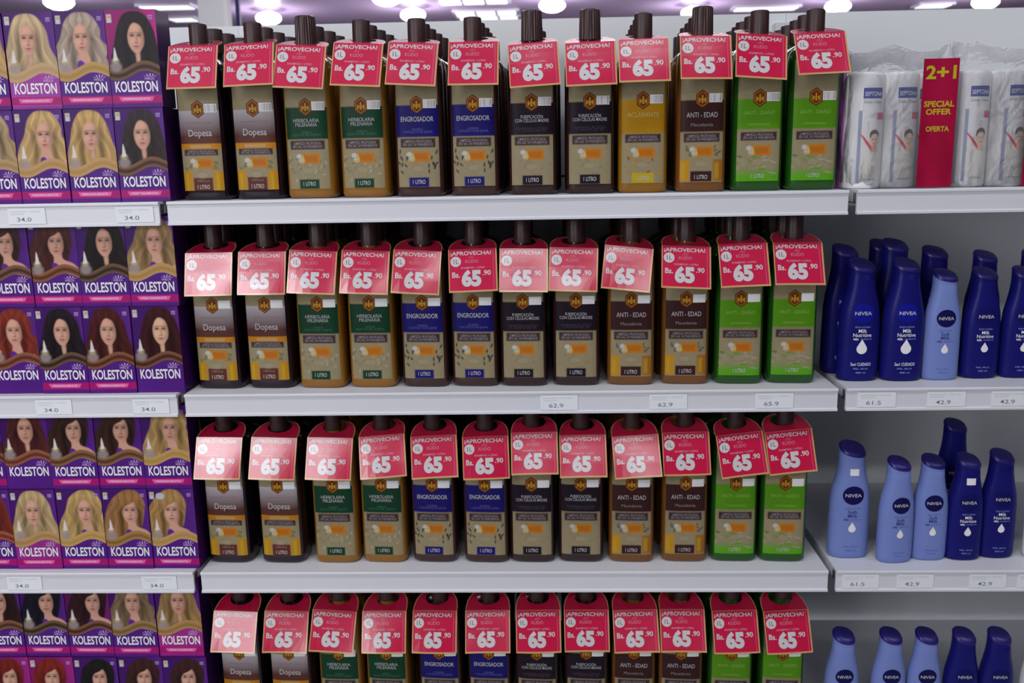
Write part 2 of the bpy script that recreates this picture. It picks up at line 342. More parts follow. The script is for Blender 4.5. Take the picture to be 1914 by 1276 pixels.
# ------------------------------------------------------------------ shelving
bays = [('left', -.0125-1.0, -.0125), ('middle', 0.0, 1.0), ('right', 1.0125, 2.0125)]
YB = .42
for nm, x0, x1 in bays:
    r = root('shelving_unit', ((x0+x1)/2, YB, 0))
    tag(r, {'left': 'white steel shelving back and uprights behind the hair dye boxes', 'middle': 'white steel shelving back and uprights behind the shampoo bottles',
            'right': 'grey steel shelving back and uprights behind the blue lotion bottles'}[nm], 'shelving unit', None)
    hw = (x1-x0)/2+.006
    top = Z0+.338; zs = [top]
    z = on_y(1700, 1165, YB)[2]
    seams = [Z0+.338, Z0+.05, z+2*SP+.0, z+SP*1.0, z, z-.3, .12]
    for i in range(len(seams)-1):
        m = MB(); m.box(-hw, hw, 0, .02, seams[i+1]+.004, seams[i]); m.build('back_panel', MATS_panel, r)
    m = MB(); m.box(-hw, hw, .004, .016, .1, top-.003); m.build('backing', mat('dark_backing', (.03, .03, .035), rough=.7), r)
    for sx in (-1, 1):
        if nm == 'middle' or (nm == 'left' and sx < 0) or (nm == 'right' and sx > 0):
            m = MB(); xx = sx*(hw-.0125); m.box(xx-.012, xx+.012, -.028, -.0005, 0, top-.02)
            for q in range(50):
                zz = .2+q*.03
                if zz < top-.06: m.box(xx-.003, xx+.003, -.0290, -.0281, zz, zz+.016, mi=1)
            m.build('upright', [MATS_steel, MATS['dark_backing']], r)
    m = MB(); m.box(-hw, hw, -.40, 0, 0, .10); m.build('plinth', MATS_panel, r)
plab = {('left', 0): [(50, '34.0'), (252, '34.0')], ('left', 1): [(100, '34.0'), (282, '34.0')], ('left', 2): [(46, '34.0'), (298, '34.0')],
        ('middle', 1): [(1045, '62.9'), (1249, '62.9'), (1447, '65.9')],
        ('right', 1): [(1638, '61.5'), (1768, '42.9'), (1888, '42.9')], ('right', 2): [(1608, '61.5'), (1710, '42.9'), (1846, '42.9'), (1936, '42.9')]}
ordn = ['top', 'second', 'third', 'fourth']
for nm, x0, x1 in bays:
    for k in range(4):
        zb = Z0 - k*SP; xc = (x0+x1)/2; hw = (x1-x0)/2
        r = root('shelf', (xc, 0, zb))
        tag(r, '%s white metal shelf of the %s' % (ordn[k], {'left': 'left bay under the hair dye boxes', 'middle': 'middle bay under the shampoo bottles', 'right': 'right bay under the lotions and cotton packs'}[nm]), 'shelf')
        m = MB(); m.box(-hw, hw, .0035, YB-.03, RH-.004, RH-.0002); m.box(-hw, hw, .02, YB-.03, RH-.018, RH-.0042); m.build('board', MATS_steel, r)
        prof = [(0.0035, RH), (-.0025, RH), (-.0035, RH-.0015), (-.0035, RH-.004), (-.001, RH-.0055), (-.001, .0045), (-.004, .003), (-.004, 0), (.0035, 0)]
        m = MB(); m.rings([[(x, a, b) for a, b in prof] for x in (-hw, hw)]); m.build('price_rail', MATS_steel, r)
        for sx in (-1, 1):
            m = MB(); xx = sx*(hw-.0016)
            m.rings([[(xx+d, .004, RH-.006), (xx+d, .004, .015), (xx+d, YB-.035, .015), (xx+d, YB-.035, RH-.006)] for d in (-.001, .001)]); m.build('bracket', MATS_chrome, r)
        for (px, txt) in plab.get((nm, k), []):
            X = on_y(px, {0: 397, 1: 750, 2: 1085}[k], -.001)[0]-xc
            m = MB(); lw = .0285
            m.box(X-lw, X+lw, -.0022, -.0012, .0052, RH-.0062, col(186, 190, 194))
            fn = lambda u, v, e, X=X: (X+np.asarray(u)/100, np.full(np.shape(u), -.0022-e/100), .0052+np.asarray(v)/100)
            ink = col(96, 98, 106)
            m.text(txt, -.45, .68, 2.2, .62, ink, fn, .01, .004)
            m.text('SHAMPOO Y TINTES', -.2, 1.85, 4.6, .20, col(150, 150, 158), fn, .01)
            m.text('LIQUIDACION', -1.4, 1.48, 2.0, .20, col(150, 150, 158), fn, .01)
            m.build('price_label', MATS_white, r)

# ------------------------------------------------------------------ hair dye boxes
BL, AS, BK, GD, DB = (204, 172, 124), (180, 156, 134), (34, 20, 28), (200, 158, 94), (52, 34, 40)
rows = [
 # shelf, tier, right-edge x, list right to left
 (0, 1, on_y(296, 110, .012)[0], [dict(n='black waved hair on a magenta ground', hair=BK, bg=(140, 24, 100), style=0, wave=(50, 30, 30), seed=3, fx=4.3),
                  dict(n='ash blonde wavy hair', hair=AS, style=1, seed=4, shoulder=1, under=1, wave=(190, 150, 80), fx=3.8),
                  dict(n='pale blonde long hair', hair=BL, style=0, seed=5, fx=3.4, bot=(150, 60, 150), wave=BL),
                  dict(n='golden hair, cut by the left edge', hair=GD, style=0, seed=6)]),
 (0, 0, on_y(310, 290, .012)[0], [dict(n='dark brown hair and a raised shoulder', hair=DB, style=0, seed=7, fx=4.0, wave=(70, 40, 30), shoulder=0),
                  dict(n='golden centre-parted hair', hair=(204, 160, 88), style=0, seed=8, fx=3.8, wave=GD),
                  dict(n='golden curled hair over one shoulder', hair=(206, 164, 96), style=1, seed=9, fx=4.4, wave=GD),
                  dict(n='beige blonde hair, cut by the left edge', hair=(180, 150, 100), style=1, seed=10)]),
 (1, 1, on_y(329, 500, .012)[0], [dict(n='dark golden wavy hair', hair=(160, 124, 72), style=1, seed=11, fx=4.4, wave=(190, 150, 80)),
                  dict(n='black straight hair in shade', hair=(32, 20, 22), style=0, seed=12, wave=(40, 24, 18), fx=4.2),
                  dict(n='auburn hair with bare shoulder', hair=(88, 36, 30), style=2, seed=13, wave=(96, 44, 26), fx=4.2),
                  dict(n='brown hair, cut by the left edge', hair=(70, 36, 28), style=2, seed=14)]),
 (1, 0, on_y(338, 650, .012)[0], [dict(n='burgundy hair and no pink strip', hair=(66, 18, 20), style=0, seed=15, wave=(70, 26, 22), strip=None, fx=4.4, skin=(206, 164, 134)),
                  dict(n='dark red hair', hair=(84, 22, 20), style=0, seed=16, wave=(84, 34, 20), fx=3.8),
                  dict(n='violet black hair', hair=(34, 20, 30), style=0, seed=17, wave=(40, 26, 22), fx=4.0),
                  dict(n='copper red hair, cut by the left edge', hair=(142, 44, 28), style=1, seed=18, wave=(100, 40, 26), strip=None)]),
 (2, 1, on_y(354, 850, .012)[0], [dict(n='honey gold curls', hair=(190, 148, 80), style=1, seed=19, wave=(200, 160, 80), fx=4.6),
                  dict(n='chestnut curls, nearer the middle bay', hair=(64, 36, 26), style=2, seed=20, shoulder=1, wave=(96, 60, 34), fx=4.2),
                  dict(n='chestnut curls, nearer the left edge', hair=(62, 34, 26), style=2, seed=20, shoulder=1, wave=(96, 60, 34), fx=4.2),
                  dict(n='mahogany hair and no pink strip', hair=(92, 34, 34), style=0, seed=21, wave=(110, 48, 36), strip=None),
                  dict(n='a sliver at the left edge', hair=(80, 34, 30), style=0, seed=36)]),
 (2, 0, on_y(366, 980, .012)[0], [dict(n='golden side-swept hair and a white sticker', hair=(180, 134, 70), style=2, seed=22, shoulder=1, wave=(200, 160, 90), fx=3.6, sticker=1),
                  dict(n='copper blonde hair', hair=(164, 110, 58), style=2, seed=23, shoulder=1, wave=(150, 110, 50), fx=4.4),
                  dict(n='yellow gold curls turned right', hair=(200, 160, 88), style=1, seed=24, wave=(206, 166, 84), fx=4.6),
                  dict(n='champagne blonde hair', hair=(196, 164, 108), style=0, seed=25, wave=(190, 150, 90), bot=(140, 40, 130), fx=3.6),
                  dict(n='red hair, cut by the left edge', hair=(130, 40, 26), style=0, seed=26)]),
 (3, 1, on_y(377, 1180, .012)[0], [dict(n='warm golden hair on a magenta lower field', hair=(176, 134, 74), style=0, seed=27, bot=(150, 40, 130), wave=(170, 130, 70), fx=3.8),
                  dict(n='dark ash blonde waves', hair=(140, 112, 74), style=1, seed=28, wave=(130, 104, 56), fx=3.8),
                  dict(n='dark burgundy hair turned right', hair=(58, 22, 26), style=2, seed=29, bg=(90, 14, 80), wave=(70, 34, 26), fx=4.6),
                  dict(n='blue black straight hair', hair=(22, 20, 40), style=2, seed=30, wave=(44, 34, 26), fx=4.3),
                  dict(n='deep brown hair, cut by the left edge', hair=(52, 22, 24), style=0, seed=31, wave=(80, 40, 30))]),
 (3, 0, on_y(388, 1270, .012)[0], [dict(n='brown fringe, next to the middle bay', hair=(66, 30, 26), style=3, seed=32, fx=4.2),
                  dict(n='brown fringe, between black hair and its twin', hair=(66, 30, 26), style=3, seed=32, fx=4.2),
                  dict(n='short black hair', hair=(28, 22, 24), style=3, seed=33, fx=4.2),
                  dict(n='bright red hair on a magenta ground', hair=(136, 30, 20), bg=(120, 20, 96), style=3, seed=34, fx=3.6),
                  dict(n='bright red hair, cut by the left edge', hair=(126, 26, 20), bg=(120, 20, 96), style=3, seed=35)]),
]
rnd = random.Random(5)
for (k, tier, xr, lst) in rows:
    for i, d in enumerate(lst):
        d = dict(d); n = d.pop('n'); st = d.pop('sticker', 0)
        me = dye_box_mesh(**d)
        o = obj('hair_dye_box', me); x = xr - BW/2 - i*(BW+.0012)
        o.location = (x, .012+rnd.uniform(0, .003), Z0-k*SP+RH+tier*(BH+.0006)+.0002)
        o.rotation_euler = (0, 0, rnd.uniform(-.012, .012))
        tag(o, 'purple hair dye box, %s, %s tier, %s shelf' % (n, ['lower', 'upper'][tier], ordn[k]), 'hair dye box', 'hair dye boxes in the left bay')
        if st:
            m = MB(); m.flat([(2.0+.75*math.cos(a), 12.4+.6*math.sin(a)) for a in [t*math.pi/6 for t in range(12)]], col(190, 204, 214),
                             lambda u, v, e: (np.asarray(u)/100-BW/2, np.full(np.shape(u), -e/100), np.asarray(v)/100), .05)
            s = m.build('round_sticker', MATS_paper, o); s['label'] = 'pale blue and white sticker'

# stock behind the front boxes of the column next to the shampoo
for (k, tier, xr, lst) in rows:
    if (k, tier) == (0, 1): continue
    d = dict(lst[0]); d.pop('n'); d.pop('sticker', 0)
    src = [o for o in COL.objects if o.name.startswith('hair_dye_box') and o.get('label', '').endswith('%s tier, %s shelf' % (['lower', 'upper'][tier], ordn[k]))][0]
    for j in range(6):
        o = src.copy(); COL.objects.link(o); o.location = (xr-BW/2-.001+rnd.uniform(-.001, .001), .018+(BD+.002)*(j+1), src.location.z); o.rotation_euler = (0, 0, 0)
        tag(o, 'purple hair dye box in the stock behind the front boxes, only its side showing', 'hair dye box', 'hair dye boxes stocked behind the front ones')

# ------------------------------------------------------------------ shampoo bottles
A, B_, NN = 3.65, 2.5, 4.5      # half width, half depth (cm), roundness
def sup(a, b, z, n=NN, cnt=40):
    r = []
    for j in range(cnt):
        t = 2*math.pi*j/cnt; c, s = math.cos(t), math.sin(t)
        r.append((a*math.copysign(abs(c)**(2/n), c)/100, b*math.copysign(abs(s)**(2/n), s)/100, z/100))
    return r
def body_mesh(c, rough=.14):
    m = MB()
    prof = [(0, 3.2, 2.1, 4), (.12, 3.45, 2.32, 4), (.5, 3.65, 2.5, 4.5), (2, 3.65, 2.5, 4.5), (10, 3.62, 2.48, 4.5), (18.6, 3.58, 2.45, 4.5), (19.6, 3.45, 2.35, 4.2), (20.3, 3.1, 2.15, 3.6), (20.9, 2.4, 1.85, 2.8), (21.3, 1.7, 1.5, 2.2), (21.6, 1.2, 1.2, 2), (22.6, 1.15, 1.15, 2)]
    m.rings([sup(a, b, z, n) for z, a, b, n in prof])
    return m.mesh('body', c, 35)
def cap_mesh(r, h, ribs, taper=.97):
    m = MB(); n = ribs*4; rr = []
    def ring(rad, z, amp): return [((rad+amp*(.5 if (j % 4) < 2 else -.5))*math.cos(2*math.pi*j/n)/100, (rad+amp*(.5 if (j % 4) < 2 else -.5))*math.sin(2*math.pi*j/n)/100, z/100) for j in range(n)]
    a = .09 if ribs < 40 else .03
    m.rings([ring(r, 0, 0), ring(r, .25, a), ring(r*taper, h-.25, a), ring(r*taper-.06, h-.06, 0), ring(r*taper-.16, h, 0)])
    return m.mesh('cap', MATS_cap, 25)
def surf(u, v, e):              # front surface of the bottle body, cm in, metres out
    u = np.asarray(u, float); v = np.asarray(v, float)
    y = -(B_-.02)*(1-np.clip(np.abs(u)/A, 0, .999)**NN)**(1/NN)
    return u/100, (y-.035-e)/100, v/100
def leaf(c, x, y, L, a, colr, wd=.16):
    dx, dy = math.cos(a)*L, math.sin(a)*L; nx, ny = -math.sin(a)*wd, math.cos(a)*wd
    c.poly([(x, y), (x+dx*.5+nx, y+dy*.5+ny), (x+dx, y+dy), (x+dx*.5-nx, y+dy*.5-ny)], colr, .06)
KR, KR2, DK = (150, 138, 106), (164, 152, 120), (66, 50, 50)
def label_mesh(kind):
    rnd = random.Random(kind)
    c = Canvas(-3.1, 3.1, 1.4, 18.6, .1, col(*KR))
    c.put(np.clip(.5+.5*np.sin(c.x*3+c.y*1.3), 0, 1)*.18, col(*KR2))
    band = {'herbal': (20, 64, 42), 'thick': (28, 24, 108), 'black': (34, 24, 36), 'antiage': (62, 34, 34), 'repair': (90, 152, 24), 'yellow': (184, 134, 22), 'onion': None}[kind]
    tb = (8.7, 13.3)
    if kind == 'repair':
        c.rect(-3.2, 3.2, 8.9, 13.2, col(*band)); c.put(np.clip((3.6-c.y)/1.8, 0, 1), col(88, 160, 30))
        for i in range(26): leaf(c, rnd.uniform(-3, 3), rnd.uniform(2.2, 5.0), rnd.uniform(.7, 1.6), rnd.choice([.3, 2.8, .9, 2.2])+rnd.uniform(-.3, .3), col(*rnd.choice([(104, 150, 50), (150, 150, 116), (84, 120, 50), (170, 160, 136)])))
        c.put(np.clip((2.9-c.y)/.9, 0, 1)*.85, col(92, 168, 30))
    elif kind == 'onion':
        t = np.clip((13.2-c.y)/3.8, 0, 1)[..., None]; g = np.array(col(186, 180, 184))*(1-t)+np.array(col(92, 54, 46))*t
        c.put(np.clip((13.2-c.y)/.1, 0, 1)*np.clip((c.y-8.3)/.1, 0, 1), g)
        c.rect(-3.2, 3.2, 7.55, 8.35, col(196, 126, 26)); c.rect(-1.6, 1.6, 7.7, 8.15, col(210, 164, 110), .2, .7)
        for x in (-2.4, 2.4): c.rect(x-.75, x+.75, 1.3, 4.3, col(190, 136, 30), .25); c.rect(x-.3, x+.1, 1.5, 3.9, col(212, 164, 50), .3, .8)
        c.rect(-1.5, 1.5, 1.3, 3.3, col(98, 48, 34)); 
        for i in range(14): leaf(c, rnd.choice([-1, 1])*rnd.uniform(1.7, 2.6), rnd.uniform(4.3, 5.6), .7, rnd.uniform(0, 3), col(120, 120, 76))
    elif kind == 'antiage':
        c.rect(-3.2, 3.2, 8.7, 13.2, col(*band))
        for x, cc in ((-2.45, (194, 140, 30)), (2.45, (160, 104, 34))): c.rect(x-.72, x+.72, 1.6, 4.7, col(*cc), .3); c.rect(x-.5, x+.1, 1.9, 4.2, col(206, 158, 44), .3, .6)
        for sx in (-1, 1):
            for i in range(6): leaf(c, sx*rnd.uniform(1.6, 2.5), rnd.uniform(5.0, 6.2), .7, rnd.uniform(.3, 2.8), col(112, 104, 84))
        c.rect(-1.55, 1.55, 1.5, 3.0, col(*band))
    elif kind == 'yellow':
        c.rect(-3.2, 3.2, 8.6, 13.4, col(*band))
        for i in range(30): leaf(c, rnd.uniform(-3, 3), rnd.uniform(2.2, 6.4), rnd.uniform(.4, .9), rnd.uniform(0, 6.2), col(*rnd.choice([(166, 134, 56), (180, 140, 40), (150, 130, 90), (132, 92, 30)])))
        c.rect(-1.6, 1.6, 1.5, 2.9, col(216, 166, 30), .2)
    else:
        c.rect(-3.2, 3.2, *tb, col(*band))
        if kind == 'thick':
            for sx in (-1, 1):
                for i in range(9): leaf(c, sx*rnd.uniform(1.5, 2.8), rnd.uniform(3.2, 6.8), .75, math.pi/2+sx*rnd.uniform(-.9, .3), col(66, 62, 58), .13)
        if kind == 'herbal':
            for i in range(34): leaf(c, rnd.uniform(-2.9, 2.9), rnd.uniform(1.6, 6.6), rnd.uniform(.4, .8), rnd.uniform(0, 6.2), col(*rnd.choice([(118, 118, 100), (128, 136, 112), (176, 164, 140)])), .12)
        if kind == 'black':
            for i in range(12): leaf(c, rnd.uniform(-2.8, 2.8), rnd.uniform(1.8, 6.0), rnd.uniform(.5, 1), rnd.uniform(0, 6.2), col(138, 130, 104), .12)
        c.rect(-1.5, 1.5, 1.4, 2.8, col(*band))
    # dark claim panel, capsule picture, flower circle
    y0, y1 = (6.6, 7.5) if kind == 'onion' else (7.2, 8.5)
    if kind in ('repair', 'yellow'): y0, y1 = 7.3, 8.5
    c.rect(-2.6, 2.6, y0, y1, col(*DK))
    yb = 4.7 if kind == 'onion' else 5.1
    c.rect(-1.1, 1.75, yb, yb+1.5, col(196, 122, 34), .18); c.rect(-.6, 1.4, yb+.3, yb+1.2, col(178, 96, 20), .3, .6)
    c.ell(-1.0, yb+.45, .5, .42, col(206, 168, 120), .15); c.ell(-1.35, yb+1.1, .42, .36, col(214, 206, 190), .15); c.ell(-.78, yb+.75, .12, .5, col(240, 190, 110), .1); c.ell(-1.15, yb+.5, .16, .16, col(232, 224, 210), .1)
    c.ell(-.1, yb-1.0, 1.0, .55, col(138, 124, 96), .15, a=.55); c.ell(-.1, yb-1.0, .85, .42, col(*KR2), .15, a=.8)
    # hexagon badge
    hx = lambda R, cy=13.35: [(R*.9*math.sin(i*math.pi/3), cy+R*1.08*math.cos(i*math.pi/3)) for i in range(6)]
    mb = MB(); mb.grid(c.U, c.V, surf, c.a)
    mb.flat(hx(1.22), col(96, 44, 24), surf, .012); mb.flat(hx(1.05), col(176, 112, 30), surf, .018); mb.flat(hx(.9), col(112, 52, 20), surf, .024)
    for sx in (-1, 1):
        for i in range(3): mb.flat([(0, 13.25+.1*i), (sx*.62, 13.62-.28*i), (sx*.5, 13.35-.28*i)], col(214, 150, 44), surf, .03)
    mb.flat([(-.1, 13.9), (.1, 13.9), (.16, 12.8), (-.16, 12.8)], col(214, 150, 44), surf, .032)
    W = col(204, 196, 200); D = col(150, 140, 140)
    if kind == 'herbal': mb.text('HERBOLARIA\nMILENARIA', 0, 11.1, 3.9, 1.15, W, surf); mb.text('HIERBAS\nSELECTAS DEL HUERTO', 0, 9.5, 4.4, .7, col(70, 120, 96), surf)
    if kind == 'thick': mb.text('ENGROSADOR', 0, 11.3, 4.9, .72, W, surf, .02, .01); mb.text('ROMERO\nY EXTRACTO DE QUINA', 0, 9.6, 4.5, .75, col(110, 104, 170), surf)
    if kind == 'black': mb.text('PURIFICACIÓN\nCON CÉLULAS MADRE', 0, 11.1, 5.0, 1.15, W, surf, .02, .004); mb.text('CARBÓN ACTIVO\nY ACEITE DE TÉ', 0, 9.5, 4.6, .75, col(86, 74, 86), surf)
    if kind == 'antiage': mb.text('ANTI - EDAD', 0, 11.1, 4.5, .72, W, surf, .02, .004); mb.text('Macadamia', 0, 9.7, 3.2, .5, D, surf)
    if kind == 'repair': mb.text('ANTI - DAÑO', 0, 11.3, 4.4, .66, col(150, 200, 96), surf, .02); mb.text('CON MANZANILLA', 0, 9.6, 3.2, .3, col(170, 210, 110), surf)
    if kind == 'yellow': mb.text('ACLARANTE', 0, 11.3, 4.6, .68, col(214, 186, 110), surf, .02, .004)
    if kind == 'onion': mb.text('Dopesa', .1, 9.75, 3.6, 1.3, W, surf, .02, .006); mb.text('SHAMPOO CON', 0, 11.4, 4.2, .3, col(150, 124, 124), surf)
    cl = col(150, 142, 148)
    mb.text('LIMPIEZA PROFUNDA\nSIN SAL NI PARABENOS', 0, (y0+y1)/2, 4.5, (y1-y0)*.68, cl, surf, .02, .008)
    mb.text('1 LITRO', 0, 2.15 if kind != 'onion' else 1.95, 1.9, .62, col(206, 200, 200), surf, .03, .01)
    if kind == 'onion': mb.text('CEBOLLA', 0, 2.85, 1.9, .3, D, surf, .03)
    mb.text('SHAMPOO NATURAL', 0, 16.6, 3.4, .4, col(112, 98, 82), surf)
    return mb.mesh('label', MATS_paper)
def sticker_mesh(bars):
    mb = MB(); p = [(.95, 12.85), (2.85, 12.85), (2.85, 14.1), (.95, 14.1)]
    g = Canvas(.95, 2.85, 12.85, 14.1, .2, col(198, 202, 206)); mb.grid(g.U, g.V, lambda u, v, e: surf(u, v, e+.04), g.a)
    if bars:
        rr = random.Random(bars); x = 1.1
        while x < 2.7:
            wd = rr.choice([.04, .07, .1]); mb.flat([(x, 12.95), (x+wd, 12.95), (x+wd, 14.0), (x, 14.0)], col(110, 104, 108), surf, .055); x += wd+rr.choice([.07, .12, .18])
    return mb.mesh('barcode_sticker', MATS_white)
LABELS = {k: label_mesh(k) for k in ('onion', 'herbal', 'thick', 'black', 'yellow', 'antiage', 'repair')}
def liquid(name, c, rough=.12): return mat(name, col(*c, .44), rough=.16, spec=.45, coat=.1)
LIQ = {'onion': liquid('plum_black_liquid', (34, 16, 30)), 'herbal': liquid('amber_liquid', (164, 112, 38)), 'thick': liquid('brown_liquid', (70, 42, 38)),
       'black': liquid('dark_brown_liquid', (54, 30, 30)), 'yellow': liquid('golden_liquid', (162, 112, 24)), 'antiage': liquid('honey_brown_liquid', (134, 84, 32)), 'repair': liquid('green_liquid', (34, 92, 22))}
BODY = {k: body_mesh(v) for k, v in LIQ.items()}
CAPS = {'smooth': cap_mesh(1.34, 3.6, 48), 'ribbed': cap_mesh(1.55, 4.3, 26, .95)}
STK = [sticker_mesh(1), sticker_mesh(2), sticker_mesh(0)]
PROTO = {}
def bottle(kind, capk, stk):
    key = (kind, capk, stk)
    if key in PROTO: return copy_tree(PROTO[key])
    r = root('shampoo_bottle'); obj('body', BODY[kind], r)
    c = obj('cap', CAPS[capk], r); c.location = (0, 0, .2215)
    obj('label', LABELS[kind], r)
    if stk is not None: obj('barcode_sticker', STK[stk], r)
    PROTO[key] = r; return r

# neck tags
def tag_mesh(t, bend=0.0, seed=0):
    """collar in the local xy plane sloping down to the front, panel hanging from the fold; origin at the neck axis."""
    mb = MB(); al = math.radians(13); FW = 3.65; Lc = 3.45; Hn = 1.92
    red, gold, inner, white = col(186, 18, 62), col(206, 150, 96), col(214, 70, 110), col(222, 210, 212)
    n = 64; outer = []; inr = []
    for j in range(n):           # rounded arch above a straight fold, seen from the hole
        a = 2*math.pi*(j+.5)/n; c, s = math.cos(a), math.sin(a); lo, hi = 0.0, 9.0
        for _ in range(40):
            r = (lo+hi)/2; x, y = r*c, r*s
            inside = y > -Lc and (abs(x)/FW)**2.6 + ((y+Lc)/(Lc+2.1))**2.6 < 1
            lo, hi = (r, hi) if inside else (lo, r)
        outer.append([lo*c, lo*s]); inr.append((Hn*c, Hn*s))
    for sx in (-1, 1):
        j = min(range(n), key=lambda q: math.hypot(outer[q][0]-sx*FW, outer[q][1]+Lc)); outer[j] = [sx*FW, -Lc]
    def C(x, y, e): return (x/100, y*math.cos(al)/100 - e*math.sin(al)/100*0, (y*math.sin(al)+e)/100)
    def shrink(p, d):
        x, y = p; L = math.hypot(x, y); return (x*(1-d/L), y*(1-d/L))
    for (e0, up) in ((.025, True), (-.025, False)):
        o1 = [C(x, y, e0) for x, y in outer]; o2 = [C(*shrink(p, .16), e0) for p in outer]; o3 = [C(x, y, e0) for x, y in inr]
        F1 = [(j, (j+1) % n, n+(j+1) % n, n+j) for j in range(n)]
        if not up: F1 = [f[::-1] for f in F1]
        mb.add(o1+o2, F1, gold if up else white); mb.add(o2+o3, F1, red if up else white)
    rim = [C(x, y, .025) for x, y in outer]+[C(x, y, -.025) for x, y in outer]; mb.add(rim, [(j, n+j, n+(j+1) % n, (j+1) % n) for j in range(n)], gold)
    rim = [C(x, y, .025) for x, y in inr]+[C(x, y, -.025) for x, y in inr]; mb.add(rim, [(j, (j+1) % n, n+(j+1) % n, n+j) for j in range(n)], white)
    # panel
    PH = 6.6; y0, z0 = -Lc*math.cos(al), -Lc*math.sin(al); tr = math.radians(t)
    def P(u, v, e):
        u = np.asarray(u, float); v = np.asarray(v, float)       # v: 0 at the fold, negative downwards
        q = bend*(1-(u/FW)**2)*.25 + .10*np.sin(-v/PH*math.pi)*bend
        yy = y0 + v*math.sin(tr) - (e+.03)*math.cos(tr) + q*np.clip(-v/PH, 0, 1)
        zz = z0 + v*math.cos(tr) + (e+.03)*math.sin(tr)
        return u/100, yy/100, zz/100
    c = Canvas(-FW, FW, -PH, .03, .2, red)
    U = np.array([-FW, -FW+.14, -2.4, -1.2, 0, 1.2, 2.4, FW-.62, FW-.50, FW-.22, FW]); V = np.array([-PH, -PH+.26, -4.4, -3, -1.5, 0.03])
    for i in range(len(U)-1):
        for j in range(len(V)-1):
            cc = gold if (i == 0 or i == len(U)-2 or j == 0) else (inner if i == len(U)-4 else red)
            uu = np.array([U[i], U[i+1], U[i+1], U[i]]); vv = np.array([V[j], V[j], V[j+1], V[j+1]])
            mb.add(np.stack(P(uu, vv, 0), -1), [(0, 1, 2, 3)], cc); mb.add(np.stack(P(uu, vv, -.06), -1), [(3, 2, 1, 0)], white)
    Wt = col(230, 216, 218)
    mb.text('¡APROVECHA!', -.25, -.66, 6.1, .78, Wt, P, .015, .02)
    circ = [(-2.55+.80*math.cos(a), -1.85+.80*math.sin(a)) for a in [k*math.pi/10 for k in range(20)]]
    mb.flat(circ, col(214, 196, 196), P, .012); mb.text('1L', -2.5, -1.85, .8, .7, col(140, 110, 116), P, .02, .02)
    mb.text('KUDO', -.15, -1.85, 1.9, .5, col(212, 120, 142), P, .015, .008)
    for k in range(5):
        a = math.pi*(.1+.8*k/4); mb.flat([(-.15+.2*math.cos(a), -1.5), (-.15+.5*math.cos(a)-.05, -1.48+.45*math.sin(a)), (-.15+.5*math.cos(a)+.05, -1.48+.45*math.sin(a))], col(212, 120, 142), P, .014)
    mb.text('SHAMPOO 1 LITRO', 0, -2.85, 3.6, .30, col(216, 140, 158), P, .015, .014)
    mb.text('Bs.', -2.55, -3.9, 1.15, .86, Wt, P, .015, .022)
    mb.text('65', -.25, -4.45, 2.95, 2.65, Wt, P, .018, .06)
    mb.text('.90', 2.05, -3.7, 1.25, .78, Wt, P, .015, .022)
    return mb.mesh('price_tag', MATS_tag)
TAGM = {(t, b): tag_mesh(t, b) for t in (17, 22, 27) for b in (-.6, .5)}
K12 = ['onion', 'onion', 'herbal', 'herbal', 'thick', 'thick', 'black', 'black', 'antiage', 'antiage', 'repair', 'repair']
DESC = {'onion': 'near-black shampoo bottle with silver-to-brown label', 'herbal': 'amber shampoo bottle with dark green label', 'thick': 'brown shampoo bottle with navy blue label',
        'black': 'dark brown shampoo bottle with black label', 'yellow': 'golden shampoo bottle with all-yellow label', 'antiage': 'honey brown shampoo bottle with chocolate label', 'repair': 'green shampoo bottle with lime green label'}
NICK = {'onion': 'silver-and-brown-labelled', 'herbal': 'green-labelled amber', 'thick': 'navy-labelled', 'black': 'black-labelled', 'yellow': 'yellow', 'antiage': 'chocolate-labelled', 'repair': 'lime-labelled green'}
capk = [['s', 's', 'r', 's', 's', 's', 'r', 'r', 's', 'r', 's', 's']]+[['s']*12]*3
LX = [[381, 482, 580, 682, 784, 887, 996, 1103, 1201, 1310, 1415, 1518], [408, 504, 601, 696, 794, 888, 979, 1077, 1179, 1281, 1381, 1480],
      [427, 527, 628, 718, 812, 909, 995, 1086, 1180, 1279, 1372, 1463], [450, 542, 635, 724, 822, 914, 1004, 1096, 1185, 1273, 1366, 1462]]
LY = [345, 702, 1028, 1262]
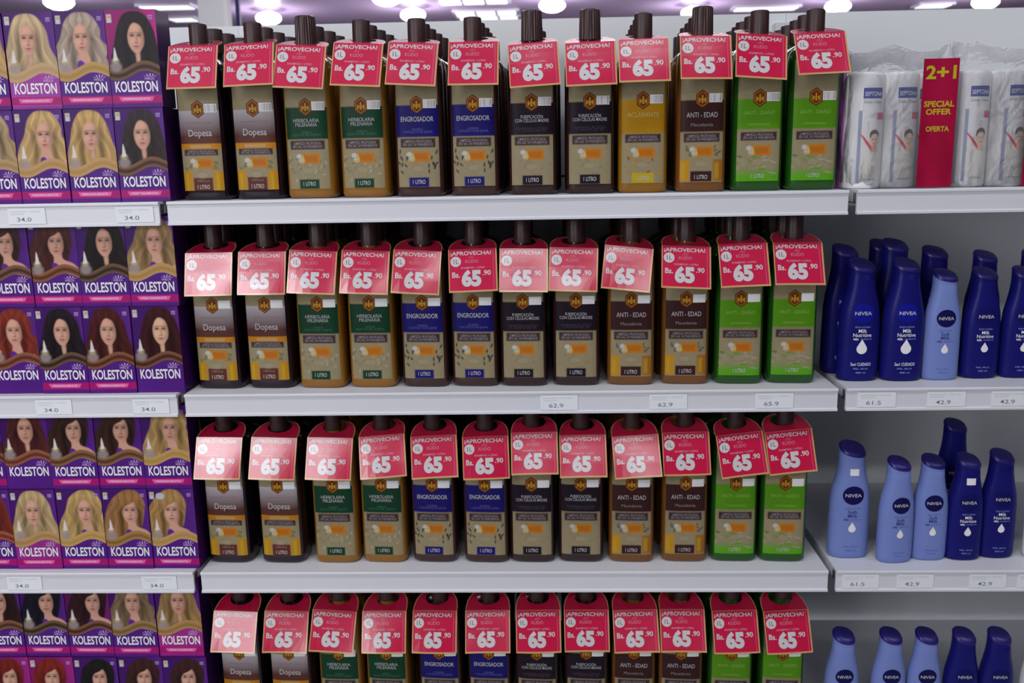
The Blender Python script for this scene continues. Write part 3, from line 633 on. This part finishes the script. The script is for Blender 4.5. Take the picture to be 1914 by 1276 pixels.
# tag corners seen: left/right bottom x, bottom y, left/right fold x, fold y
TG_PX = [
 [(312, 411, 159, 318, 415, 85), (419, 515, 165, 419, 516, 82), (516, 603, 158, 522, 615, 85), (617, 712, 162, 627, 718, 81), (721, 815, 157, 730, 821, 81), (840, 934, 157, 843, 933, 78),
  (959, 1052, 158, 954, 1044, 81), (1059, 1153, 158, 1057, 1146, 80), (1160, 1254, 159, 1158, 1248, 74), (1267, 1363, 145, 1268, 1358, 68), (1366, 1457, 148, 1368, 1463, 65), (1493, 1584, 145, 1482, 1577, 61)],
 [(343, 436, 544, 348, 440, 472), (440, 531, 547, 445, 535, 471), (533, 623, 538, 542, 631, 469), (633, 722, 540, 640, 729, 469), (730, 820, 534, 737, 827, 468), (840, 928, 538, 838, 926, 468),
  (933, 1022, 535, 934, 1024, 465), (1026, 1118, 535, 1029, 1119, 465), (1125, 1215, 536, 1135, 1223, 463), (1234, 1324, 534, 1235, 1325, 462), (1345, 1436, 530, 1338, 1428, 456), (1441, 1534, 524, 1437, 1529, 453)],
 [(359, 448, 888, 366, 455, 817), (465, 548, 890, 469, 558, 817), (570, 659, 889, 576, 663, 817), (678, 764, 889, 674, 759, 814), (770, 855, 888, 766, 853, 814), (866, 951, 890, 863, 949, 816),
  (958, 1042, 880, 956, 1040, 808), (1049, 1137, 882, 1048, 1131, 813), (1149, 1235, 883, 1144, 1226, 813), (1242, 1330, 877, 1237, 1323, 808), (1352, 1438, 883, 1334, 1423, 811), (1445, 1534, 876, 1428, 1515, 804)],
 [(394, 482, 1222, 403, 488, 1150), (491, 574, 1222, 497, 581, 1148), (578, 659, 1225, 584, 671, 1150), (677, 762, 1230, 678, 762, 1153), (772, 853, 1230, 773, 855, 1153), (870, 954, 1230, 870, 953, 1151),
  (966, 1047, 1217, 964, 1046, 1140), (1059, 1141, 1217, 1055, 1138, 1140), (1147, 1231, 1217, 1144, 1227, 1140), (1232, 1318, 1215, 1231, 1315, 1139), (1337, 1420, 1217, 1329, 1414, 1141), (1432, 1515, 1217, 1422, 1506, 1141)]]
NECKY = .055
side = ['left', 'right']
for k in range(4):
    zs = Z0-k*SP+RH
    for i in range(12):
        kind = K12[i]
        if k == 0 and i == 8: kind = 'yellow'
        rr = random.Random(k*37+i)
        X = on_y(LX[k][i], LY[k], .031)[0]
        o = bottle(kind, 'ribbed' if capk[k][i] == 'r' else 'smooth', (rr.choice([0, 1]) if k == 0 else 2))
        o.location = (X+.0012, NECKY+rr.uniform(-.001, .002), zs+.0001); o.rotation_euler = (0, 0, math.radians(-3)+rr.uniform(-.02, .02))
        tw = kind not in ('yellow',) and not (k == 0 and i == 9)
        where = ('%s of its pair, %s shelf' % (side[i % 2], ordn[k])) if tw else 'single one, %s shelf' % ordn[k]
        tag(o, DESC[kind]+', '+where, 'shampoo bottle', 'shampoo bottles in the front row')
        l, r_, yb, fl, fr, yf = TG_PX[k][i]
        P0 = on_y((fl+fr)/2, yf, .021); P1 = on_y((l+r_)/2, yb, -.004)
        roll = max(-.11, min(.11, .75*math.atan2(P0[0]-P1[0], P0[2]-P1[2])))
        t = obj('price_tag', TAGM[((17 if k == 1 else 22) if i < 5 else (rr.choice([22, 27]) if k == 0 else rr.choice([17, 22, 27])), rr.choice([-.6, .5]))])
        zt = zs+.2195+.0076          # neck height of the collar
        tx = P0[0]; dz = max(-.004, min(.010, P0[2]-(zs+.2195)))
        lim = .0010 if capk[k][i] == 'r' else .0042
        t.location = (max(o.location.x-lim, min(o.location.x+lim, tx-math.sin(roll)*.006)), NECKY-.0015, zt+dz); t.rotation_euler = (rr.uniform(-.02, .02), -roll*-1.0, rr.uniform(-.03, .03))
        tag(t, 'crimson 65.90 price tag on the %s bottle, %s' % (NICK[kind], where), 'price tag', 'price tags on the shampoo bottles')
# rows behind: caps show over the top shelf, dark shoulders between the front bottles below
for k in range(4):
    zs = Z0-k*SP+RH
    nrow = 5 if k == 0 else 4
    for i in range(12):
        kind = K12[i] if not (k == 0 and i == 8) else 'yellow'
        rr = random.Random(k*91+i*7)
        X = on_y(LX[k][i], LY[k], .031)[0]
        key = ('back', kind)
        for j in range(nrow):
            if key in PROTO: o = copy_tree(PROTO[key])
            else:
                o = root('shampoo_bottle'); obj('body', BODY[kind], o); c = obj('cap', CAPS['smooth'], o); c.location = (0, 0, .2215); PROTO[key] = o
            drift = .0028*(j+1) if k == 0 else 0
            o.location = (X+drift+rr.uniform(-.002, .002), NECKY+.0585*(j+1)+rr.uniform(0, .004) if j < 5 else 0, zs+.0001); o.rotation_euler = (0, 0, rr.uniform(-.04, .04))
            if k == 0: tag(o, 'brown-capped bottle in the rows behind the tagged bottles, top shelf', 'shampoo bottle', 'back rows of shampoo on the top shelf')
            else: tag(o, 'shaded bottle standing behind the tagged bottles on a lower shelf', 'shampoo bottle', 'second rows of shampoo on the lower shelves')

# ------------------------------------------------------------------ lotion bottles
NAVY, SKY = (22, 22, 104), (106, 122, 178)
def lotion_meshes(W, H, kind):
    hw, hd = W/2, W*.30
    prof = [(0, .90), (.3, .97), (1.0, 1.0), (H*.30, 1.0), (H*.52, .97), (H*.62, .90), (H*.70, .78), (H*.78, .68), (H*.84, .635), (H*.90, .62)]
    def width(v): return hw*np.interp(v, [p[0] for p in prof], [p[1] for p in prof])
    def depth(v): return hd*np.interp(v, [0, .3, 1, H*.5, H*.62, H*.9], [.9, .97, 1, 1, .98, .86])
    TOP = H-1.0; tiltk = .16
    def el(a, b, z, n=2.4, cnt=36, slope=0):
        r = []
        for j in range(cnt):
            t = 2*math.pi*j/cnt; c, s = math.cos(t), math.sin(t)
            x = a*math.copysign(abs(c)**(2/n), c); y = b*math.copysign(abs(s)**(2/n), s)
            r.append((x/100, y/100, (z-slope*x+slope*2.6*y)/100))
        return r
    m = MB(); rings = []
    for z in np.concatenate([[0, .1, .3, 1.0], np.linspace(1.5, TOP-1.2, 16)]):
        s = .93 if z == 0 else 1
        rings.append(el(float(width(z))*s, float(depth(z))*s, float(z)))
    for i in range(4):
        z = TOP-1.0+i*.33; rings.append(el(float(width(TOP)), float(depth(TOP)), z, slope=tiltk*(i+1)/4))
    m.rings(rings); body = m.mesh('body', mat('navy_plastic', col(*NAVY, .62), rough=.33, spec=.16) if kind == 'navy' else mat('sky_plastic' if kind == 'sky' else 'white_plastic', col(*(SKY if kind == 'sky' else (206, 208, 212)), .74), rough=.38, spec=.2), 40)
    a, b = float(width(TOP)), float(depth(TOP)); m = MB()
    m.rings([el(a*.98, b*.98, TOP, slope=tiltk), el(a*1.03, b*1.03, TOP+.05, slope=tiltk), el(a*1.03, b*1.03, TOP+.35, slope=tiltk), el(a*.93, b*.93, TOP+.62, slope=tiltk), el(a*.5, b*.5, TOP+.72, slope=tiltk)])
    cap = m.mesh('cap', mat('dark_navy_plastic', col(24, 18, 84), rough=.35), 40)
    def sf(u, v, e):
        u = np.asarray(u, float); v = np.asarray(v, float); aa = width(v); bb = depth(v)
        y = -bb*(1-np.clip(np.abs(u)/aa, 0, .995)**2.4)**(1/2.4); return u/100, (y-.02-e)/100, v/100
    m = MB(); ly = H*.575; s = W/6.2
    tc = col(196, 200, 216) if kind != 'sky' else col(44, 48, 104); lo = col(130, 138, 186) if kind == 'navy' else col(70, 78, 136)
    if kind == 'sky': ellc = col(20, 18, 82)
    elif W > 6: ellc = col(20, 26, 148)
    else: ellc = col(22, 20, 96)
    N = 28; ring = [(1.62*s*math.cos(2*math.pi*i/N), ly+1.5*s*math.sin(2*math.pi*i/N)) for i in range(N)]
    # concentric bands keep the oval on the curved surface
    for q in range(5):
        r0, r1 = q/5, (q+1)/5; A0 = [(x*r0, ly+(y-ly)*r0) for x, y in ring]; A1 = [(x*r1, ly+(y-ly)*r1) for x, y in ring]
        pts = np.array(A0+A1); Pp = np.stack(sf(pts[:, 0], pts[:, 1], .01), -1)
        m.add(Pp, [(j, N+j, N+(j+1) % N, (j+1) % N) for j in range(N)][::1], ellc)
    m.text('NIVEA', 0, ly, 2.5*s, .55*s, col(214, 216, 232), sf, .03, .02)
    badge = m.mesh('logo_badge', MATS_paper); m = MB()
    m.text('BODY LOTION', 0, ly-2.1*s, 2.2*s, .22*s, lo, sf)
    m.text({'navy': 'Milk\nNutritive', 'sky': 'Soft\nMilk', 'white': 'Soft\nMilk'}[kind], 0, ly-3.0*s, (2.7 if kind == 'navy' else 1.5)*s, 1.2*s, tc, sf, .02, .006)
    m.text('48h', -.95*s, ly-3.95*s, .8*s, .36*s, tc, sf, .02, .01); m.text('HUMECTA', .6*s, ly-3.95*s, 1.7*s, .2*s, lo, sf)
    dy = ly-5.45*s; dr = .58*s*(1.35 if W > 6 and kind == 'navy' else 1)
    drop = [(0, dy+1.9*dr)] + [(dr*math.sin(t), dy-dr*math.cos(t)*1.0) for t in [2.25-k*4.5/14 for k in range(15)]]
    m.flat(drop, col(196, 200, 208), sf, .02)
    front = m.mesh('front_print', MATS_white); m = MB()
    m.text('PIEL SECA', 0, 2.0*s, 2.2*s, .22*s, lo, sf); m.text('400 ml' if W > 6 else '250 ml', 0, 1.4*s, 1.5*s, .25*s, lo, sf)
    if W > 6 and kind == 'navy': m.text('5en1 CUIDADO', 0, 2.7*s, 3.0*s, .5*s, col(180, 186, 214), sf, .02, .01)
    pr = front; small = m.mesh('small_print', MATS_white)
    m = MB(); zc = H*.78
    gg = Canvas(-.7, .7, zc-.55, zc+.55, .1, col(206, 208, 210)); mask = gg.mpoly(spline([(-.6, -.5+zc), (.6, -.5+zc), (.7, zc), (.6, .5+zc), (-.6, .5+zc), (-.7, zc)]), .05)
    m.grid(gg.U, gg.V, lambda u, v, e: sf(u, v, e+.03), gg.a); stk = m.mesh('price_sticker', MATS_white)
    return body, cap, pr, stk, badge, small
LM = {}
def lotion(kind, W, H, stick=False, face=True):
    if (kind, W, H) not in LM: LM[(kind, W, H)] = lotion_meshes(W, H, kind)
    b, c, p, s, g, q = LM[(kind, W, H)]
    r = root('lotion_bottle'); obj('body', b, r); obj('cap', c, r)
    obj('front_print', p, r); obj('logo_badge', g, r); obj('small_print', q, r)
    if stick: obj('price_sticker', s, r)['label'] = 'small white price sticker'
    return r
def put_lotion(kind, W, H, k, px, py, lab, Yc=None, stick=False, rz=0.0, grp='lotion bottles in the right bay'):
    zs = Z0-k*SP+RH
    if py is not None: p = on_z(px, py, zs); X, Y = p[0], p[1]+W*.30/100
    else: X, Y = px, Yc
    o = lotion(kind, W, H, stick); o.location = (X, max(Y, .024), zs+.0001); o.rotation_euler = (0, 0, rz); tag(o, lab, 'lotion bottle', grp); return o
put_lotion('navy', 6.3, 18.6, 1, 1607, 713, 'large dark blue lotion bottle at the left front of the second shelf')
put_lotion('navy', 6.3, 18.6, 1, 1689, 713, 'large dark blue lotion bottle just left of the sky blue one, second shelf')
put_lotion('sky', 5.6, 16.9, 1, 1761, 711, 'only sky blue lotion bottle on the second shelf')
put_lotion('navy', 5.7, 17.0, 1, 1835, 708, 'small dark blue lotion bottle just right of the sky blue one, second shelf')
put_lotion('navy', 5.7, 17.0, 1, 1908, 707, 'small dark blue lotion bottle cut by the right edge of the second shelf')
zsb = Z0-SP+RH
put_lotion('navy', 6.3, 20.3, 1, 1.035, None, 'dark blue lotion bottle behind the leftmost front one, second shelf', Yc=.108, rz=.1)
put_lotion('navy', 6.3, 21.0, 1, 1.115, None, 'tall dark blue lotion bottle behind the gap between the two large ones', Yc=.115)
put_lotion('navy', 6.3, 20.3, 1, 1.118, None, 'dark blue lotion bottle in the third row behind the sky blue one', Yc=.18)
put_lotion('navy', 6.3, 19.4, 1, 1.193, None, 'dark blue lotion bottle hidden behind the sky blue one', Yc=.15)
put_lotion('navy', 5.7, 18.9, 1, 1.262, None, 'dark blue lotion bottle with a white sticker, behind the small ones', Yc=.125, stick=True)
put_lotion('navy', 5.7, 18.9, 1, 1.338, None, 'dark blue lotion bottle behind the rightmost one on the second shelf', Yc=.125)
put_lotion('sky', 6.4, 18.7, 2, 1589, 1044, 'large sky blue lotion bottle with white sticker, leftmost on the third shelf', stick=True)
put_lotion('sky', 5.6, 16.9, 2, 1676, 1053, 'small sky blue lotion bottle, middle of the three on the third shelf', rz=.12)
put_lotion('sky', 5.6, 16.9, 2, 1739, 1048, 'small sky blue lotion bottle touching the dark blue ones, third shelf')
put_lotion('navy', 5.7, 17.0, 2, 1804, 1048, 'small dark blue lotion bottle with a white sticker, third shelf', stick=True)
put_lotion('navy', 5.7, 17.4, 2, 1866, 1044, 'small dark blue lotion bottle at the right of the third shelf')
put_lotion('navy', 5.7, 20.0, 2, 1.243, None, 'dark blue lotion bottle standing behind the stickered one, third shelf', Yc=.14)
put_lotion('white', 6.4, 17.4, 2, 1.357, None, 'white lotion bottle cut by the right edge, third shelf', Yc=.05)
for i, (px, kind, lab) in enumerate([(1578, 'sky', 'sky blue lotion bottle at the left end of the lowest shelf'), (1666, 'sky', 'sky blue lotion bottle in the middle of the three on the lowest shelf'), (1733, 'sky', 'sky blue lotion bottle next to the dark blue ones on the lowest shelf'),
                                     (1803, 'navy', 'dark blue lotion bottle beside the sky blue ones on the lowest shelf'), (1869, 'navy', 'rightmost dark blue lotion bottle on the lowest shelf')]):
    X = on_y(px, 1215, .03)[0]; put_lotion(kind, 5.6 if kind == 'sky' else 5.7, 17.0, 3, X, None, lab, Yc=.036)
put_lotion('white', 6.4, 16.6, 3, 1.368, None, 'white lotion bottle cut by the right edge, lowest shelf', Yc=.04)

# ------------------------------------------------------------------ cotton pad packs
FILM = bpy.data.materials.new('clear_film'); FILM.use_nodes = True; nt = FILM.node_tree; nt.nodes.clear()
out = nt.nodes.new('ShaderNodeOutputMaterial'); pb = nt.nodes.new('ShaderNodeBsdfPrincipled'); pb.inputs['Base Color'].default_value = (.86, .87, .9, 1); pb.inputs['Roughness'].default_value = .14
lw = nt.nodes.new('ShaderNodeFresnel'); lw.inputs[0].default_value = 1.55; ml = nt.nodes.new('ShaderNodeMath'); ml.operation = 'MULTIPLY_ADD'; ml.inputs[1].default_value = .9; ml.inputs[2].default_value = .05; ml.use_clamp = True
nz = nt.nodes.new('ShaderNodeTexNoise'); nz.inputs['Scale'].default_value = 38; nz.inputs['Distortion'].default_value = 1.5; tc = nt.nodes.new('ShaderNodeTexCoord'); nt.links.new(tc.outputs['Object'], nz.inputs['Vector'])
bp = nt.nodes.new('ShaderNodeBump'); bp.inputs['Strength'].default_value = .8; bp.inputs['Distance'].default_value = .004; nt.links.new(nz.outputs['Fac'], bp.inputs['Height'])
nt.links.new(bp.outputs['Normal'], pb.inputs['Normal']); nt.links.new(bp.outputs['Normal'], lw.inputs['Normal']); nt.links.new(lw.outputs[0], ml.inputs[0]); nt.links.new(ml.outputs[0], pb.inputs['Alpha']); nt.links.new(pb.outputs[0], out.inputs[0])
def roll_mesh():
    R = 2.72; H = 16.6
    c = Canvas(-2.6, 2.6, .3, H-.4, .1, col(206, 208, 212))
    c.rect(-1.75, -1.25, .8, 11.2, col(128, 134, 156), .1)
    c.rect(1.0, 2.6, 9.9, 10.9, col(186, 30, 80), .1, .9)
    # towel-wrapped head, face, shoulders
    c.poly([(-1.1, 4.5), (-.9, 5.5), (.5, 5.7), (1.9, 5.4), (2.2, 4.4), (2.2, 2.0), (-1.0, 2.0)], col(198, 190, 184), .2); 
    c.poly([(.1, 5.4), (.2, 6.4), (.9, 6.6), (1.3, 5.9), (1.3, 5.2)], col(196, 160, 140), .15)
    c.ell(.7, 7.0, .68, .95, col(206, 168, 148), .12); c.poly([(-.0, 7.2), (0, 8.1), (.7, 8.5), (1.4, 8.1), (1.42, 7.3), (1.1, 7.8), (.4, 7.8)], col(70, 56, 58), .12)
    c.ell(.45, 7.1, .12, .05, col(70, 50, 50), .06); c.ell(.95, 7.1, .12, .05, col(70, 50, 50), .06); c.ell(.7, 6.45, .2, .07, col(176, 70, 80), .06)
    c.poly([(-1.3, 7.7), (-.9, 7.5), (.2, 6.1), (.1, 5.6)], col(176, 26, 52), .08)
    fn = lambda u, v, e: (np.sin(np.asarray(u)/R)*(R+.02+e)/100, -np.cos(np.asarray(u)/R)*(R+.02+e)/100, np.asarray(v)/100)
    m = MB(); m.grid(c.U, c.V, fn, c.a)
    m.rings([[(R*s*math.cos(2*math.pi*j/36)/100, R*s*math.sin(2*math.pi*j/36)/100, z/100) for j in range(36)] for z, s in ((0, .93), (.3, 1), (H-.4, 1), (H, .88), (H+.15, .5))], col(208, 208, 212))
    blue = Canvas(-1.2, 1.75, 12.9, 14.4, .1, col(40, 50, 130)); m.grid(blue.U, blue.V, lambda u, v, e: fn(u, v, e+.02), blue.a)
    m.text('SEPTONA', .28, 13.55, 2.6, .6, col(190, 200, 226), fn, .045, .01); m.text('Daily Clean', .28, 12.35, 2.7, .5, col(90, 92, 104), fn, .02)
    m.text('COTTON PADS', .2, 1.3, 1.9, .28, col(100, 104, 120), fn, .02)
    return m.mesh('pad_roll', MATS_white, 40)
RM = roll_mesh()
def multipack(xs, ys, lab, red=None, seed=0):
    zs = Z0+RH+.0005; xc = sum(xs)/len(xs); r = root('cotton_pad_pack', (xc, .06, zs)); tag(r, lab, 'cotton pads', 'cotton pad packs on the top shelf')
    for x, y in zip(xs, ys):
        o = obj('pad_roll', RM, r); o.location = (x-xc, y-.06, 0); o.rotation_euler = (0, 0, .06)
    # film: one wrinkled sleeve round the rolls with a gathered, peaked top seam
    rnd = random.Random(seed); x0, x1 = min(xs)-xc-.029, max(xs)-xc+.029; y0, y1 = min(ys)-.06-.031, max(ys)-.06+.031
    n = 80; rings = []
    for z, sh in [(0.0005, .90), (.01, 1), (.05, 1.0), (.10, .99), (.15, 1.0), (.172, .97), (.182, .7), (.190, .3), (.198, .12)]:
        ring = []
        for j in range(n):
            t = 2*math.pi*j/n; cx, cy = (x0+x1)/2, (y0+y1)/2
            a, b = (x1-x0)/2, (y1-y0)/2
            cc, ss = math.cos(t), math.sin(t); X = a*math.copysign(abs(cc)**(2/5), cc)*.985; Y = b*math.copysign(abs(ss)**(2/5), ss)
            shx = 1 if z < .17 else (1.0 if z < .19 else 1.02)
            wr = .0012*math.sin(9*t+z*90+seed)+.0008*math.sin(23*t-z*160)
            peak = (.012*max(0, math.sin(X*34+seed*1.7))**3 + .010*math.exp(-((abs(X)-a)/.012)**2)) if z > .18 else 0
            ring.append((cx+X*shx*(1 if z > .17 else sh)+wr, cy+Y*sh+wr, z+peak))
        rings.append(ring)
    m = MB(); m.rings(rings, cap0=False, cap1=False); m.build('film', FILM, r, 60)
    if red:
        rx0, rx1 = red[0]-xc, red[1]-xc; m = MB(); Yr = -.0375
        fn = lambda u, v, e: (rx0+np.asarray(u)/100, Yr-.0006-e/100+.0015*np.sin(np.asarray(u)*1.1), np.asarray(v)/100)
        Wd = (rx1-rx0)*100; c = Canvas(0, Wd, .1, 18.2, .25, col(170, 16, 62)); 
        for i in range(7): c.ell(rnd.uniform(0, Wd), rnd.uniform(1, 9), .8, 2, col(146, 14, 50), .6, .2, .5)
        m.grid(c.U, c.V, fn, c.a); m.grid(c.U[::-1], c.V, lambda u, v, e: fn(u, v, -.06), c.a*.9)
        Yl = col(226, 182, 40)
        m.text('2+1', Wd/2, 16.3, Wd*.84, 1.9, Yl, fn, .02, .03); m.text('SPECIAL', Wd/2, 11.9, Wd*.84, .85, Yl, fn, .02, .03); m.text('OFFER', Wd/2, 10.8, Wd*.70, .85, Yl, fn, .02, .03); m.text('OFERTA', Wd/2, 8.4, Wd*.64, .75, Yl, fn, .02, .03)
        o = m.build('offer_strip', MATS_paper, r); o['label'] = 'crimson 2+1 special offer strip with yellow lettering'
    return r
xa = on_y(1622, 300, .03)[0]; xb = on_y(1688, 300, .03)[0]; xd = on_y(1750, 300, .06)[0]
multipack([xa, xb, xd-.013], [.058, .062, .104], 'clear pack of cotton pad rolls with red 2+1 strip, beside green bottle', (on_y(1716, 300, .02)[0], on_y(1781, 300, .02)[0]), 1)
xe = on_y(1822, 300, .03)[0]; xf = on_y(1892, 300, .03)[0]
multipack([xe, xf, xf+.058], [.062, .058, .066], 'clear pack of cotton pad rolls cut by the right edge of the photo', (xf+.012, xf+.062), 2)
# pouch squeezed between the last bottle and the packs
m = MB(); rings = []
for i in range(12):
    z = .175*i/11; s = .6+.4*math.sin(math.pi*min(1, (i+1.2)/11)); rings.append([(.006*math.cos(t)*s+.0015*math.sin(3*t+i), .030*math.sin(t)*s, z) for t in [2*math.pi*j/18 for j in range(18)]])
m.rings(rings); o = m.build('cotton_pouch', mat('mauve_film_wrap', col(150, 96, 150), rough=.25, noise=.5, nscale=40, bump=.6, bscale=90, coat=.4), smooth=60)
p = on_y(1577, 300, .07); o.location = (p[0]-.005, .085, Z0+RH+.0005); tag(o, 'small mauve wrapped pouch between the last green bottle and the cotton pads', 'pouch')
